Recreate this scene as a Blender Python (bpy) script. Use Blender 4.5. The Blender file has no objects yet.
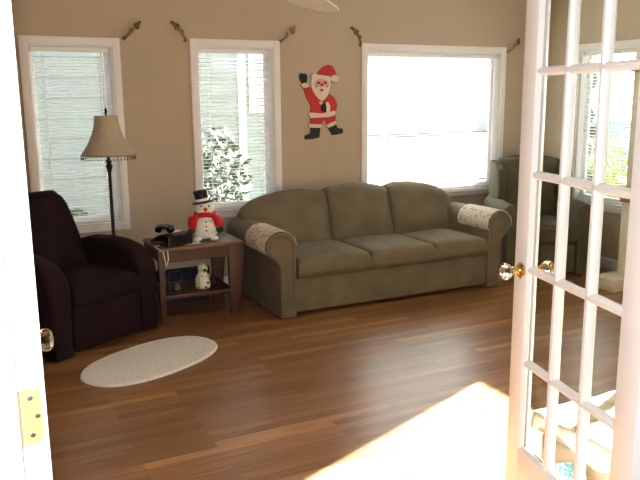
import bpy, bmesh, math, random
from mathutils import Vector, Matrix, noise
random.seed(7)
sc = bpy.context.scene
COL = sc.collection
PI = math.pi
R = math.radians

# ---------------------------------------------------------------- materials
def nodes_of(name):
    m = bpy.data.materials.new(name); m.use_nodes = True
    nt = m.node_tree
    return m, nt, nt.nodes['Principled BSDF']

def mat(name, col, rough=.6, metal=0, var=.12, scale=8, bump=0.0, bscale=60, sheen=0, coat=0, trans=0, ior=1.45, stretch=(1, 1, 1), spec=.5):
    m, nt, b = nodes_of(name)
    N, L = nt.nodes, nt.links
    tc = N.new('ShaderNodeTexCoord'); mp = N.new('ShaderNodeMapping'); mp.inputs['Scale'].default_value = stretch
    L.new(tc.outputs['Object'], mp.inputs['Vector'])
    nz = N.new('ShaderNodeTexNoise'); nz.inputs['Scale'].default_value = scale; nz.inputs['Detail'].default_value = 5
    L.new(mp.outputs['Vector'], nz.inputs['Vector'])
    r = N.new('ShaderNodeValToRGB')
    r.color_ramp.elements[0].position = .3; r.color_ramp.elements[1].position = .7
    r.color_ramp.elements[0].color = tuple(c * (1 - var) for c in col) + (1,)
    r.color_ramp.elements[1].color = tuple(min(1, c * (1 + var)) for c in col) + (1,)
    L.new(nz.outputs['Fac'], r.inputs['Fac']); L.new(r.outputs['Color'], b.inputs['Base Color'])
    b.inputs['Roughness'].default_value = rough; b.inputs['Metallic'].default_value = metal
    b.inputs['IOR'].default_value = ior; b.inputs['Specular IOR Level'].default_value = spec
    b.inputs['Sheen Weight'].default_value = sheen; b.inputs['Sheen Roughness'].default_value = .4
    b.inputs['Coat Weight'].default_value = coat; b.inputs['Transmission Weight'].default_value = trans
    if bump:
        n2 = N.new('ShaderNodeTexNoise'); n2.inputs['Scale'].default_value = bscale; n2.inputs['Detail'].default_value = 4
        L.new(mp.outputs['Vector'], n2.inputs['Vector'])
        bp = N.new('ShaderNodeBump'); bp.inputs['Strength'].default_value = bump; bp.inputs['Distance'].default_value = .01
        L.new(n2.outputs['Fac'], bp.inputs['Height']); L.new(bp.outputs['Normal'], b.inputs['Normal'])
    return m

def glass_pane(name, tint=(.97, .99, .98), ior=1.45):
    m = bpy.data.materials.new(name); m.use_nodes = True
    nt = m.node_tree; N, L = nt.nodes, nt.links
    N.remove(N['Principled BSDF']); out = N['Material Output']
    t = N.new('ShaderNodeBsdfTransparent'); t.inputs['Color'].default_value = tint + (1,)
    g = N.new('ShaderNodeBsdfGlossy'); g.inputs['Roughness'].default_value = .01
    f = N.new('ShaderNodeFresnel'); f.inputs['IOR'].default_value = ior
    mx = N.new('ShaderNodeMixShader')
    ge = N.new('ShaderNodeNewGeometry'); fm = N.new('ShaderNodeMath'); fm.operation = 'SUBTRACT'; fm.use_clamp = True
    L.new(f.outputs[0], fm.inputs[0]); L.new(ge.outputs['Backfacing'], fm.inputs[1])
    L.new(fm.outputs[0], mx.inputs[0]); L.new(t.outputs[0], mx.inputs[1]); L.new(g.outputs[0], mx.inputs[2])
    L.new(mx.outputs[0], out.inputs['Surface'])
    return m

def wood_floor():
    m, nt, b = nodes_of('oak_strip_floor'); N, L = nt.nodes, nt.links
    tc = N.new('ShaderNodeTexCoord')
    br = N.new('ShaderNodeTexBrick'); br.offset = .37; br.offset_frequency = 2; br.squash = 1
    br.inputs['Scale'].default_value = 1; br.inputs['Brick Width'].default_value = .95; br.inputs['Row Height'].default_value = .057
    br.inputs['Mortar Size'].default_value = .0007; br.inputs['Mortar Smooth'].default_value = .2; br.inputs['Bias'].default_value = 0
    br.inputs['Color1'].default_value = (0, 0, 0, 1); br.inputs['Color2'].default_value = (1, 1, 1, 1); br.inputs['Mortar'].default_value = (.5, .5, .5, 1)
    L.new(tc.outputs['Object'], br.inputs['Vector'])
    ramp = N.new('ShaderNodeValToRGB'); e = ramp.color_ramp.elements
    e[0].position = 0; e[0].color = (.185, .088, .033, 1); e[1].position = 1; e[1].color = (.43, .225, .095, 1)
    x = ramp.color_ramp.elements.new(.5); x.color = (.26, .125, .050, 1)
    x = ramp.color_ramp.elements.new(.8); x.color = (.30, .145, .058, 1)
    L.new(br.outputs['Color'], ramp.inputs['Fac'])
    mp = N.new('ShaderNodeMapping'); mp.inputs['Scale'].default_value = (1.6, 26, 1); L.new(tc.outputs['Object'], mp.inputs['Vector'])
    gr = N.new('ShaderNodeTexNoise'); gr.inputs['Scale'].default_value = 2.2; gr.inputs['Detail'].default_value = 8; gr.inputs['Distortion'].default_value = .6
    L.new(mp.outputs['Vector'], gr.inputs['Vector'])
    r2 = N.new('ShaderNodeValToRGB'); r2.color_ramp.elements[0].position = .3; r2.color_ramp.elements[1].position = .7
    r2.color_ramp.elements[0].color = (.68, .64, .6, 1); r2.color_ramp.elements[1].color = (1.15, 1.15, 1.15, 1)
    L.new(gr.outputs['Fac'], r2.inputs['Fac'])
    mx = N.new('ShaderNodeMixRGB'); mx.blend_type = 'MULTIPLY'; mx.inputs[0].default_value = 1
    L.new(ramp.outputs['Color'], mx.inputs[1]); L.new(r2.outputs['Color'], mx.inputs[2])
    m3 = N.new('ShaderNodeMixRGB'); m3.inputs[2].default_value = (.05, .022, .01, 1)
    L.new(br.outputs['Fac'], m3.inputs[0]); L.new(mx.outputs['Color'], m3.inputs[1])
    L.new(m3.outputs['Color'], b.inputs['Base Color'])
    rr = N.new('ShaderNodeMapRange'); rr.inputs['To Min'].default_value = .24; rr.inputs['To Max'].default_value = .38
    L.new(gr.outputs['Fac'], rr.inputs['Value']); L.new(rr.outputs['Result'], b.inputs['Roughness'])
    b.inputs['Specular IOR Level'].default_value = .5
    bp = N.new('ShaderNodeBump'); bp.inputs['Strength'].default_value = .25; bp.inputs['Distance'].default_value = .001
    L.new(br.outputs['Fac'], bp.inputs['Height']); bp.invert = True
    L.new(bp.outputs['Normal'], b.inputs['Normal'])
    return m

def pattern_mat(name, base, spot, scale, lo, hi, rough=.9, kind='noise'):
    m, nt, b = nodes_of(name); N, L = nt.nodes, nt.links
    tc = N.new('ShaderNodeTexCoord')
    if kind == 'voronoi':
        t = N.new('ShaderNodeTexVoronoi'); o = t.outputs['Distance']
    else:
        t = N.new('ShaderNodeTexNoise'); t.inputs['Detail'].default_value = 3; t.inputs['Distortion'].default_value = 1.2; o = t.outputs['Fac']
    t.inputs['Scale'].default_value = scale; L.new(tc.outputs['Object'], t.inputs['Vector'])
    r = N.new('ShaderNodeValToRGB'); r.color_ramp.elements[0].position = lo; r.color_ramp.elements[1].position = hi
    r.color_ramp.elements[0].color = spot + (1,); r.color_ramp.elements[1].color = base + (1,)
    L.new(o, r.inputs['Fac']); L.new(r.outputs['Color'], b.inputs['Base Color']); b.inputs['Roughness'].default_value = rough
    return m

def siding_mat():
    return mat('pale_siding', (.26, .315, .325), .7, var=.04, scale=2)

M = dict(
    wall=mat('tan_wall_paint', (.46, .375, .275), .8, var=.02, scale=2, bump=.05, bscale=180),
    backwall=mat('white_hall_paint', (.75, .72, .68), .8, var=.02, scale=2),
    ceil=mat('white_ceiling_paint', (.8, .79, .76), .85, var=.02, bump=.1, bscale=120),
    trim=mat('white_trim_paint', (.80, .78, .77), .4, var=.015, scale=3),
    door=mat('white_door_paint', (.80, .79, .80), .35, var=.015, scale=3),
    floor=wood_floor(),
    pane=glass_pane('clear_pane'),
    blind=mat('white_blind_vinyl', (.86, .87, .85), .45, var=.02),
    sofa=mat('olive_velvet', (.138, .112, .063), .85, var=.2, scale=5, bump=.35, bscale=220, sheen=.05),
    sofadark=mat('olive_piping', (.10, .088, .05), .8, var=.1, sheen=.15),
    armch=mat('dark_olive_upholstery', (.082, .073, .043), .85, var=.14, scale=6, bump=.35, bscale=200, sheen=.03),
    plum=mat('dark_plum_microfibre', (.0135, .0055, .0065), .9, var=.2, scale=6, bump=.3, bscale=200, spec=.2),
    blackfoot=mat('black_plastic_foot', (.01, .01, .01), .5),
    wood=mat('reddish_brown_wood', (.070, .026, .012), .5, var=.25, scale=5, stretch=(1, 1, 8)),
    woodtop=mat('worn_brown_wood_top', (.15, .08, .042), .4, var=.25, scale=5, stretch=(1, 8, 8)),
    brass=mat('polished_brass', (.80, .54, .18), .22, 1, var=.05),
    oldbrass=mat('antique_brass', (.26, .17, .05), .4, 1, var=.4, scale=60),
    brasspl=mat('satin_brass_plate', (.78, .58, .24), .4, .4, var=.04),
    steel=mat('screw_steel', (.6, .6, .58), .3, 1),
    crystal=mat('cut_crystal', (.97, .97, .95), .02, var=.0, trans=1, ior=1.52),
    bronze=mat('dark_bronze_pole', (.022, .016, .012), .4, .6, var=.3, scale=20),
    shade=mat('beige_lamp_shade', (.42, .365, .265), .9, var=.05, bump=.1, bscale=300, stretch=(4, 4, 1)),
    bead=mat('brown_beads', (.06, .035, .02), .3),
    black=mat('glossy_black_plastic', (.008, .008, .009), .22, coat=.3),
    blackmat=mat('matte_black_metal', (.01, .01, .01), .55),
    white=mat('white_plush', (.82, .82, .80), .9, var=.04, bump=.5, bscale=150, sheen=.3),
    whitepl=mat('white_plastic', (.8, .8, .78), .4),
    red=mat('red_felt', (.55, .012, .015), .85, var=.1, sheen=.15),
    redpaint=mat('red_paint', (.52, .016, .018), .5, var=.04),
    creampaint=mat('cream_paint', (.66, .60, .48), .6, var=.04),
    facepaint=mat('pink_skin_paint', (.66, .33, .26), .6, var=.04),
    blackpaint=mat('black_paint', (.012, .01, .012), .5),
    orange=mat('orange_felt', (.8, .10, .05), .7),
    green=mat('dark_green_felt', (.012, .05, .02), .9),
    doily=pattern_mat('cream_cover_with_grey_floral', (.62, .56, .46), (.12, .105, .09), 38, .36, .44),
    rug=mat('ivory_braided_cotton', (.78, .77, .71), .95, var=.12, scale=60, bump=.8, bscale=160, sheen=.2),
    dog=pattern_mat('white_glaze_with_black_spots', (.72, .68, .55), (.012, .012, .012), 26, .27, .32, .35, 'voronoi'),
    candle=mat('glass_votive', (.8, .8, .7), .05, trans=.9, var=0),
    wax=mat('ivory_wax', (.75, .68, .5), .5),
    navy=mat('navy_fabric_box', (.012, .016, .055), .8, bump=.3),
    creamwood=mat('cream_painted_wood', (.66, .61, .47), .5, var=.05),
    tanwood=mat('tan_wood_edge', (.33, .17, .08), .5, var=.2, scale=10),
    bench=mat('beige_bench_fabric', (.22, .175, .12), .9, var=.08, bump=.3, bscale=200),
    throw=pattern_mat('cream_fleece_throw', (.60, .54, .40), (.30, .25, .16), 9, .32, .48, .95),
    paper=pattern_mat('turquoise_patterned_paper', (.01, .20, .24), (.35, .45, .45), 60, .4, .5, .6),
    pink=mat('pink_paper', (.5, .04, .13), .6),
    fan=mat('white_fan_blade', (.72, .70, .62), .4, var=.04),
    curtain=mat('ivory_curtain', (.7, .66, .56), .9, var=.05),
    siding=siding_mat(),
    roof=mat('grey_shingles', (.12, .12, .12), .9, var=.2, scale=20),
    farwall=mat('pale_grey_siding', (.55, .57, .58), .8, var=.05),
    darkglass=mat('dark_window_glass', (.05, .06, .07), .1),
    pave=mat('grey_gravel', (.22, .22, .21), .9, var=.08, scale=1.2),
    leaf=mat('shrub_leaf', (.045, .075, .03), .7, var=.4, scale=12),
    leafy=mat('yellow_green_leaf', (.34, .38, .08), .7, var=.3, scale=12),
    bark=mat('bark', (.10, .07, .05), .9, var=.3, scale=20),
    carpaint=mat('pale_blue_car_paint', (.35, .45, .58), .3, var=.02, coat=.4),
    tyre=mat('tyre_rubber', (.02, .02, .02), .8),
    phonecord=mat('white_cord', (.7, .7, .66), .6),
)
# wall texture already subtle; lamp shade lets a little daylight through
_b = M['shade'].node_tree.nodes['Principled BSDF']

# ---------------------------------------------------------------- mesh helpers
def box(bm, x0, x1, y0, y1, z0, z1, bev=0, seg=2):
    ret = bmesh.ops.create_cube(bm, size=1)
    vs = ret['verts']
    for v in vs:
        v.co = Vector(((x0 + x1) / 2 + v.co.x * (x1 - x0), (y0 + y1) / 2 + v.co.y * (y1 - y0), (z0 + z1) / 2 + v.co.z * (z1 - z0)))
    if bev:
        es = list({e for v in vs for e in v.link_edges})
        bmesh.ops.bevel(bm, geom=es, offset=bev, segments=seg, profile=.5, affect='EDGES')

def B(*a, **k):
    bm = bmesh.new(); box(bm, *a, **k); return bm

def prism(bm, pts, axis, a, b, bev=0, seg=2):
    """polygon pts (2D) extruded along axis 'x','y','z' from a to b"""
    def P(p, t):
        return {'x': (t, p[0], p[1]), 'y': (p[0], t, p[1]), 'z': (p[0], p[1], t)}[axis]
    n = len(pts)
    v0 = [bm.verts.new(P(p, a)) for p in pts]; v1 = [bm.verts.new(P(p, b)) for p in pts]
    f0 = bm.faces.new(v0); f1 = bm.faces.new(v1[::-1])
    for i in range(n):
        bm.faces.new((v0[i], v1[i], v1[(i + 1) % n], v0[(i + 1) % n]))
    bmesh.ops.recalc_face_normals(bm, faces=list({f for v in v0 + v1 for f in v.link_faces}))
    if bev:
        es = list(f0.edges) + list(f1.edges)
        bmesh.ops.bevel(bm, geom=es, offset=bev, segments=seg, profile=.5, affect='EDGES')

def tube(bm, pts, r, n=8, cap=True, closed=False):
    pts = [Vector(p) for p in pts]
    rs = r if isinstance(r, (list, tuple)) else [r] * len(pts)
    rings = []; prev = None
    for i, p in enumerate(pts):
        if closed:
            t = pts[(i + 1) % len(pts)] - pts[i - 1]
        else:
            t = (pts[min(i + 1, len(pts) - 1)] - pts[max(i - 1, 0)])
        t.normalize()
        if prev is None:
            up = Vector((0, 0, 1)) if abs(t.z) < .9 else Vector((1, 0, 0))
            u = t.cross(up).normalized()
        else:
            u = (prev - t * prev.dot(t)).normalized()
        prev = u; w = t.cross(u)
        rings.append([bm.verts.new(p + (u * math.cos(2 * PI * k / n) + w * math.sin(2 * PI * k / n)) * rs[i]) for k in range(n)])
    m = len(rings)
    for i in range(m if closed else m - 1):
        a, b = rings[i], rings[(i + 1) % m]
        for k in range(n):
            bm.faces.new((a[k], a[(k + 1) % n], b[(k + 1) % n], b[k]))
    if cap and not closed:
        bm.faces.new(rings[0][::-1]); bm.faces.new(rings[-1])

def lathe(bm, prof, n=24, c=(0, 0, 0), axis='z', cap=True):
    def P(r, h, a):
        x, y = r * math.cos(a), r * math.sin(a)
        return {'z': (c[0] + x, c[1] + y, c[2] + h), 'x': (c[0] + h, c[1] + x, c[2] + y), 'y': (c[0] + x, c[1] + h, c[2] + y)}[axis]
    rings = [[bm.verts.new(P(max(r, 1e-4), h, 2 * PI * k / n)) for k in range(n)] for r, h in prof]
    fs = []
    for i in range(len(rings) - 1):
        a, b = rings[i], rings[i + 1]
        for k in range(n):
            fs.append(bm.faces.new((a[k], a[(k + 1) % n], b[(k + 1) % n], b[k])))
    if cap:
        fs.append(bm.faces.new(rings[0][::-1])); fs.append(bm.faces.new(rings[-1]))
    bmesh.ops.recalc_face_normals(bm, faces=fs)

def ball(bm, c, r, seg=20, rings=12, scale=(1, 1, 1)):
    ret = bmesh.ops.create_uvsphere(bm, u_segments=seg, v_segments=rings, radius=r)
    for v in ret['verts']:
        v.co = Vector((v.co.x * scale[0] + c[0], v.co.y * scale[1] + c[1], v.co.z * scale[2] + c[2]))

def link(name, bm, m, parent=None, smooth=True, sub=0, autos=35):
    me = bpy.data.meshes.new(name)
    bmesh.ops.recalc_face_normals(bm, faces=bm.faces)
    bm.to_mesh(me); bm.free()
    me.materials.append(m)
    if smooth:
        for p in me.polygons: p.use_smooth = True
        if autos < 180: me.set_sharp_from_angle(angle=R(autos))
    o = bpy.data.objects.new(name, me); COL.objects.link(o)
    if parent: o.parent = parent
    if sub:
        s = o.modifiers.new('sub', 'SUBSURF'); s.levels = sub; s.render_levels = sub
    return o

def thing(name, label, cat, loc=(0, 0, 0), rot=0, group=None, kind=None):
    o = bpy.data.objects.new(name, None); COL.objects.link(o)
    o.location = loc; o.rotation_euler = (0, 0, rot); o.empty_display_size = .1
    o['label'] = label; o['category'] = cat
    if group: o['group'] = group
    if kind: o['kind'] = kind
    return o

def tag(o, label, cat, group=None, kind=None):
    o['label'] = label; o['category'] = cat
    if group: o['group'] = group
    if kind: o['kind'] = kind
    return o

def struct(name, bm, m, label=None, parent=None, **k):
    o = link(name, bm, m, parent, **k)
    if not parent: o['kind'] = 'structure'
    if label: o['label'] = label
    return o

def arc(cx, cy, rx, ry, a0, a1, n):
    return [(cx + rx * math.cos(R(a0 + (a1 - a0) * i / n)), cy + ry * math.sin(R(a0 + (a1 - a0) * i / n))) for i in range(n + 1)]

# ---------------------------------------------------------------- dimensions
WX0, WX1, WY0, WY1, CH = -.35, 5.34, 1.12, 5.75, 2.65      # room
TH = .14
W1 = (.44, 1.155, .59, 2.06); W2 = (1.70, 2.475, .62, 2.072); W3 = (3.265, 4.90, .64, 2.072)
W4 = (4.50, 5.25, .54, 2.075)       # on the right wall, along Y
W5 = (1.95, 4.355, 1.025, 2.075)       # on the right wall, nearer the doorway
TR = .058                           # casing width

def wall_mesh(u0, u1, z0, z1, t0, t1, holes, axis):
    """wall in the u-z plane, thickness t0..t1, rectangular holes (u0,u1,z0,z1)"""
    bm = bmesh.new()
    us = sorted({u0, u1, *[h[0] for h in holes], *[h[1] for h in holes]})
    zs = sorted({z0, z1, *[h[2] for h in holes], *[h[3] for h in holes]})
    def P(u, z, t): return (u, t, z) if axis == 'x' else (t, u, z)
    solid = lambda i, j: 0 <= i < len(us) - 1 and 0 <= j < len(zs) - 1 and not any(h[0] <= (us[i] + us[i + 1]) / 2 <= h[1] and h[2] <= (zs[j] + zs[j + 1]) / 2 <= h[3] for h in holes)
    cache = {}
    def V(u, z, t):
        k = (u, z, t)
        if k not in cache: cache[k] = bm.verts.new(P(u, z, t))
        return cache[k]
    for i in range(len(us) - 1):
        for j in range(len(zs) - 1):
            if not solid(i, j): continue
            a, b, c, d = us[i], us[i + 1], zs[j], zs[j + 1]
            for t in (t0, t1): bm.faces.new((V(a, c, t), V(b, c, t), V(b, d, t), V(a, d, t)))
            if not solid(i - 1, j): bm.faces.new((V(a, c, t0), V(a, d, t0), V(a, d, t1), V(a, c, t1)))
            if not solid(i + 1, j): bm.faces.new((V(b, c, t0), V(b, d, t0), V(b, d, t1), V(b, c, t1)))
            if not solid(i, j - 1): bm.faces.new((V(a, c, t0), V(b, c, t0), V(b, c, t1), V(a, c, t1)))
            if not solid(i, j + 1): bm.faces.new((V(a, d, t0), V(b, d, t0), V(b, d, t1), V(a, d, t1)))
    return bm

# ---------------------------------------------------------------- room shell
BX0, BX1, BY0 = -1.9, 2.6, -1.9        # hall the camera stands in
struct('floor', B(WX0 - TH, WX1 + TH, BY0 - .1, WY1 + TH, -.06, 0), M['floor'])
struct('ceiling', B(WX0 - TH, WX1 + TH, BY0 - .1, WY1 + TH, CH, CH + .08), M['ceil'])
ins = lambda w: (w[0] + TR, w[1] - TR, w[2] + TR, w[3] - TR)
struct('wall_back', wall_mesh(WX0 - TH, WX1 + TH, 0, CH, WY1, WY1 + TH, [ins(W1), ins(W2), ins(W3)], 'x'), M['wall'], smooth=False)
struct('wall_right', wall_mesh(WY0 - .14, WY1, 0, CH, WX1, WX1 + TH, [ins(W4), ins(W5)], 'y'), M['wall'], smooth=False)
struct('wall_left', B(WX0 - TH, WX0, WY0 - .14, WY1, 0, CH), M['wall'], smooth=False)
DX0, DX1, DH = .036, 1.452, 2.045       # doorway
struct('wall_front', wall_mesh(WX0, WX1, 0, CH, .98, 1.12, [(DX0 - .02, DX1 + .02, -.01, DH + .02)], 'x'), M['wall'], smooth=False)
# hall around the camera
struct('wall_hall_left', B(BX0 - .1, BX0, BY0, .98, 0, CH), M['backwall'], smooth=False)
struct('wall_hall_right', B(BX1, BX1 + .1, BY0, .98, 0, CH), M['backwall'], smooth=False)
struct('wall_hall_back', wall_mesh(BX0, BX1, 0, CH, BY0 - .1, BY0, [(-.6, 1.4, .8, 2.1)], 'x'), M['backwall'], smooth=False)
struct('floor_hall', B(BX0 - .1, WX0 - TH, BY0 - .1, .98, -.06, 0), M['floor'])
struct('ceiling_hall', B(BX0 - .1, WX0 - TH, BY0 - .1, .98, CH, CH + .08), M['ceil'])
struct('wall_hall_side', B(BX0 - .1, WX0 - TH, .98, 1.12, 0, CH), M['backwall'], smooth=False)

def baseboard(name, x0, x1, y0, y1):
    bm = B(x0, x1, y0, y1, 0, .105, bev=.003); struct(name, bm, M['trim'])
baseboard('baseboard_back', WX0 + .016, WX1 - .016, WY1 - .016, WY1)
baseboard('baseboard_left', WX0, WX0 + .016, WY0 + .001, WY1)
baseboard('baseboard_right', WX1 - .016, WX1, WY0 + .001, WY1)
baseboard('baseboard_front', DX1 + .10, WX1 - .02, 1.12, 1.136)

# doorway lining and casings
bm = bmesh.new()
box(bm, DX0 - .02, DX0, .98, 1.12, 0, DH); box(bm, DX1, DX1 + .02, .98, 1.12, 0, DH); box(bm, DX0 - .02, DX1 + .02, .98, 1.12, DH, DH + .02)
box(bm, DX0 - .10, DX0 - .006, .962, .98, 0, DH + .08, bev=.003); box(bm, DX1 + .006, DX1 + .10, .962, .98, 0, DH + .08, bev=.003); box(bm, DX0 - .006, DX1 + .006, .962, .98, DH + .006, DH + .08, bev=.003)
box(bm, DX0 - .10, DX0 - .006, 1.12, 1.134, 0, DH + .08, bev=.003); box(bm, DX1 + .006, DX1 + .10, 1.12, 1.134, 0, DH + .08, bev=.003); box(bm, DX0 - .006, DX1 + .006, 1.12, 1.134, DH + .006, DH + .08, bev=.003)
struct('trim_doorway', bm, M['trim'], 'white painted door lining and casing of the double doorway')

# ---------------------------------------------------------------- windows and blinds
def window(name, label, loc, rot, w, h, units=1):
    """local: x along the wall (0..w), y outward, z up (0..h); outer casing size"""
    root = thing(name, label, 'window', loc, rot, kind='structure')
    t = TR
    bm = bmesh.new()
    box(bm, 0, t, -.018, 0, 0, h, bev=.004); box(bm, w - t, w, -.018, 0, 0, h, bev=.004)
    box(bm, t, w - t, -.018, 0, h - t, h, bev=.004); box(bm, t, w - t, -.018, 0, 0, t * .9, bev=.004)
    box(bm, t - .02, w - t + .02, -.034, -.018, t * .72, t * .95, bev=.005)         # stool
    link('casing', bm, M['trim'], root)
    bm = bmesh.new(); q = .012
    box(bm, t, t + q, 0, TH, t, h - t); box(bm, w - t - q, w - t, 0, TH, t, h - t)
    box(bm, t + q, w - t - q, 0, TH, h - t - q, h - t); box(bm, t + q, w - t - q, 0, TH, t, t + q)
    link('jamb', bm, M['trim'], root)
    a, b = t + q, w - t - q
    bm = bmesh.new(); s = .035; y0, y1 = .085, .115
    xs = [a + (b - a) * i / units for i in range(units + 1)]
    for i in range(units):
        x0, x1 = xs[i], xs[i + 1]
        box(bm, x0, x0 + s, y0, y1, t + q, h - t - q, bev=.003); box(bm, x1 - s, x1, y0, y1, t + q, h - t - q, bev=.003)
        box(bm, x0 + s, x1 - s, y0, y1, t + q, t + q + s + .01, bev=.003); box(bm, x0 + s, x1 - s, y0, y1, h - t - q - s, h - t - q, bev=.003)
    link('sash', bm, M['trim'], root)
    link('pane', B(a + .01, b - .01, .098, .101, t + q + .01, h - t - q - .01), M['pane'], root)
    return root

def blind(label, loc, rot, w, h, pitch=.0225, tilt=2, stop=0.0):
    root = thing('window_blind', label, 'window blind', loc, rot, 'white slatted window blinds')
    a, b = TR + .02, w - TR - .02; top = h - TR - .014; bot = TR + .016 + stop
    yc = .045
    link('headrail', B(a, b, yc - .02, yc + .02, top - .036, top, bev=.002), M['blind'], root)
    link('bottom_rail', B(a, b, yc - .014, yc + .014, bot, bot + .016, bev=.003), M['blind'], root)
    bm = bmesh.new(); n = int((top - .05 - bot - .03) / pitch)
    hw = .0125; c, s = math.cos(R(tilt)), math.sin(R(tilt))
    for i in range(n):
        z = bot + .035 + i * pitch
        pr = [(-hw, .0), (0, .0028), (hw, .0), (hw, .0011), (0, .0039), (-hw, .0011)]
        pts = [(yc + p * c - q * s, z + p * s + q * c) for p, q in pr]
        prism(bm, pts, 'x', a + .004, b - .004)
    link('slats', bm, M['blind'], root, autos=50)
    bm = bmesh.new()
    m = 2 if w < 1 else 4
    for i in range(m):
        x = a + (b - a) * (.14 + .72 * i / (m - 1))
        box(bm, x - .002, x + .002, yc - .0145, yc - .0135, bot, top - .03)
        box(bm, x - .002, x + .002, yc + .0135, yc + .0145, bot, top - .03)
    link('ladder_cord', bm, M['blind'], root)
    bm = bmesh.new(); tube(bm, [(b - .06, yc - .024, top - .02), (b - .058, yc - .026, top - .3), (b - .06, yc - .024, top - .62)], .004, 6)
    link('tilt_wand', bm, M['blind'], root)
    return root

def wopen(n, W, side, wl, bl, units=1, blinds=True, **k):
    w, h = W[1] - W[0], W[3] - W[2]
    if side == 'back': loc, rot = (W[0], WY1, W[2]), 0
    else: loc, rot = (WX1, W[1], W[2]), R(-90)
    window('window_%d' % n, wl, loc, rot, w, h, units)
    if blinds: blind(bl, loc, rot, w, h, **k)

wopen(1, W1, 'back', 'narrow white window behind the floor lamp', 'white blind in the leftmost window, behind the floor lamp', tilt=-10)
wopen(2, W2, 'back', 'narrow white window behind the snowman', 'white blind in the narrow window behind the plush snowman', tilt=-14, pitch=.029)
wopen(3, W3, 'back', 'wide bright white window behind the sofa', 'wide white blind in the bright window behind the sofa', tilt=-6)
wopen(4, W4, 'right', 'white window on the right wall seen through the glass door', 'white blind on the right wall, seen through the glass door panes', tilt=-24, pitch=.029)
wopen(5, W5, 'right', 'wide white window on the right wall nearer the doorway', '', units=2, blinds=False)
window('window_6', 'unseen white window added for daylight in the hall behind the camera', (1.4 + TR, BY0, .8 - TR), PI, 2.0 + 2 * TR, 1.3 + 2 * TR, 2)  # added out of view to let daylight into the hall

# ---------------------------------------------------------------- french doors
def crystal_knob(door, x, sgn, z, y):
    k = bmesh.new()
    prof = [(.009, .030), (.012, .034), (.023, .042), (.028, .052), (.027, .062), (.019, .070), (.004, .073)]
    lathe(k, [(r, sgn * h) for r, h in prof], 10, (x, y, z), 'x')
    kn = link('door_knob', k, M['crystal'], door, smooth=False)
    rb = bmesh.new()
    lathe(rb, [(.026, 0), (.027, sgn * .003), (.022, sgn * .007), (.012, sgn * .009), (.010, sgn * .012), (.010, sgn * .024), (.014, sgn * .027), (.013, sgn * .034), (.006, sgn * .036)], 24, (x, y, z), 'x')
    link('rose', rb, M['brass'], kn)

def french_door(name, label, loc, rot, face, knobz=1.048, mirror=False):
    """leaf from the hinge at the origin along +y, thickness 0..-.04 along x when face<0, lights 3 x 5"""
    d = thing(name, label, 'door', loc, rot, kind='structure')
    W_, H, T = .658, 2.03, .04
    x0, x1 = (-T, 0) if face < 0 else (0, T)
    st, sf_ = .086, .075
    zs = [.448, .742, 1.055, 1.359, 1.673, 1.935]     # edges of the five rows of panes
    bm = bmesh.new()
    box(bm, x0, x1, 0, st, .012, H, bev=.002); box(bm, x0, x1, W_ - sf_, W_, .012, H, bev=.002)
    box(bm, x0, x1, st, W_ - sf_, .012, zs[0] - .008, bev=.002); box(bm, x0, x1, st, W_ - sf_, zs[-1], H, bev=.002)
    link('door_frame', bm, M['door'], d)
    bm = bmesh.new()
    ya, yb = st, W_ - sf_; step = (yb - ya) / 3
    def bar_v(y, z0, z1, hw=.0125):
        for xs, xe in ((x0 + .004, x1 - .004),):
            prism(bm, [(xs, y - hw * .45), (xs + .009, y - hw), (xe - .009, y - hw), (xe, y - hw * .45), (xe, y + hw * .45), (xe - .009, y + hw), (xs + .009, y + hw), (xs, y + hw * .45)], 'z', z0, z1)
    def bar_h(z, y0, y1, hw=.0125):
        prism(bm, [(x0 + .004, z - hw * .45), (x0 + .013, z - hw), (x1 - .013, z - hw), (x1 - .004, z - hw * .45), (x1 - .004, z + hw * .45), (x1 - .013, z + hw), (x0 + .013, z + hw), (x0 + .004, z + hw * .45)], 'y', y0, y1)
    for i in (1, 2): bar_v(ya + step * i, zs[0] - .01, zs[-1] + .002)
    for z in zs[1:-1]: bar_h(z, ya - .002, yb + .002)
    link('muntin', bm, M['door'], d)
    bm = bmesh.new()                                   # ogee bead round the glazed opening
    for xx in (x0, x1):
        s = 1 if xx == x0 else -1
        for (p, q) in ((ya, 1), (yb, -1)):
            prism(bm, [(xx + s * .001, p - q * .004), (xx + s * .001, p + q * .003), (xx + s * .013, p + q * .013), (xx + s * .016, p + q * .013), (xx + s * .016, p - q * .004)], 'z', zs[0] - .01, zs[-1])
        for (p, q) in ((zs[0] - .008, 1), (zs[-1], -1)):
            prism(bm, [(xx + s * .001, p - q * .004), (xx + s * .001, p + q * .003), (xx + s * .013, p + q * .013), (xx + s * .016, p + q * .013), (xx + s * .016, p - q * .004)], 'y', ya, yb)
    link('glazing_bead', bm, M['door'], d)
    link('glass_pane', B((x0 + x1) / 2 - .0015, (x0 + x1) / 2 + .0015, ya - .004, yb + .004, zs[0] - .012, zs[-1] + .004), M['pane'], d)
    crystal_knob(d, x1, 1, knobz, W_ - .046); crystal_knob(d, x0, -1, knobz, W_ - .046)
    return d, x0, x1

# left leaf, swung square to the wall: its hinge edge faces the camera
dl, a, b = french_door('door_1', 'white glazed french door at left edge, swung open', (.082, 1.124, 0), 0, -1)
da = R(-13.9)
dr, c, d_ = french_door('door_2', 'white fifteen-pane french door standing open on the right', (1.598 - .658 * math.sin(R(13.9)), 1.789 - .658 * math.cos(R(13.9)), 0), da, 1)

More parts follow.
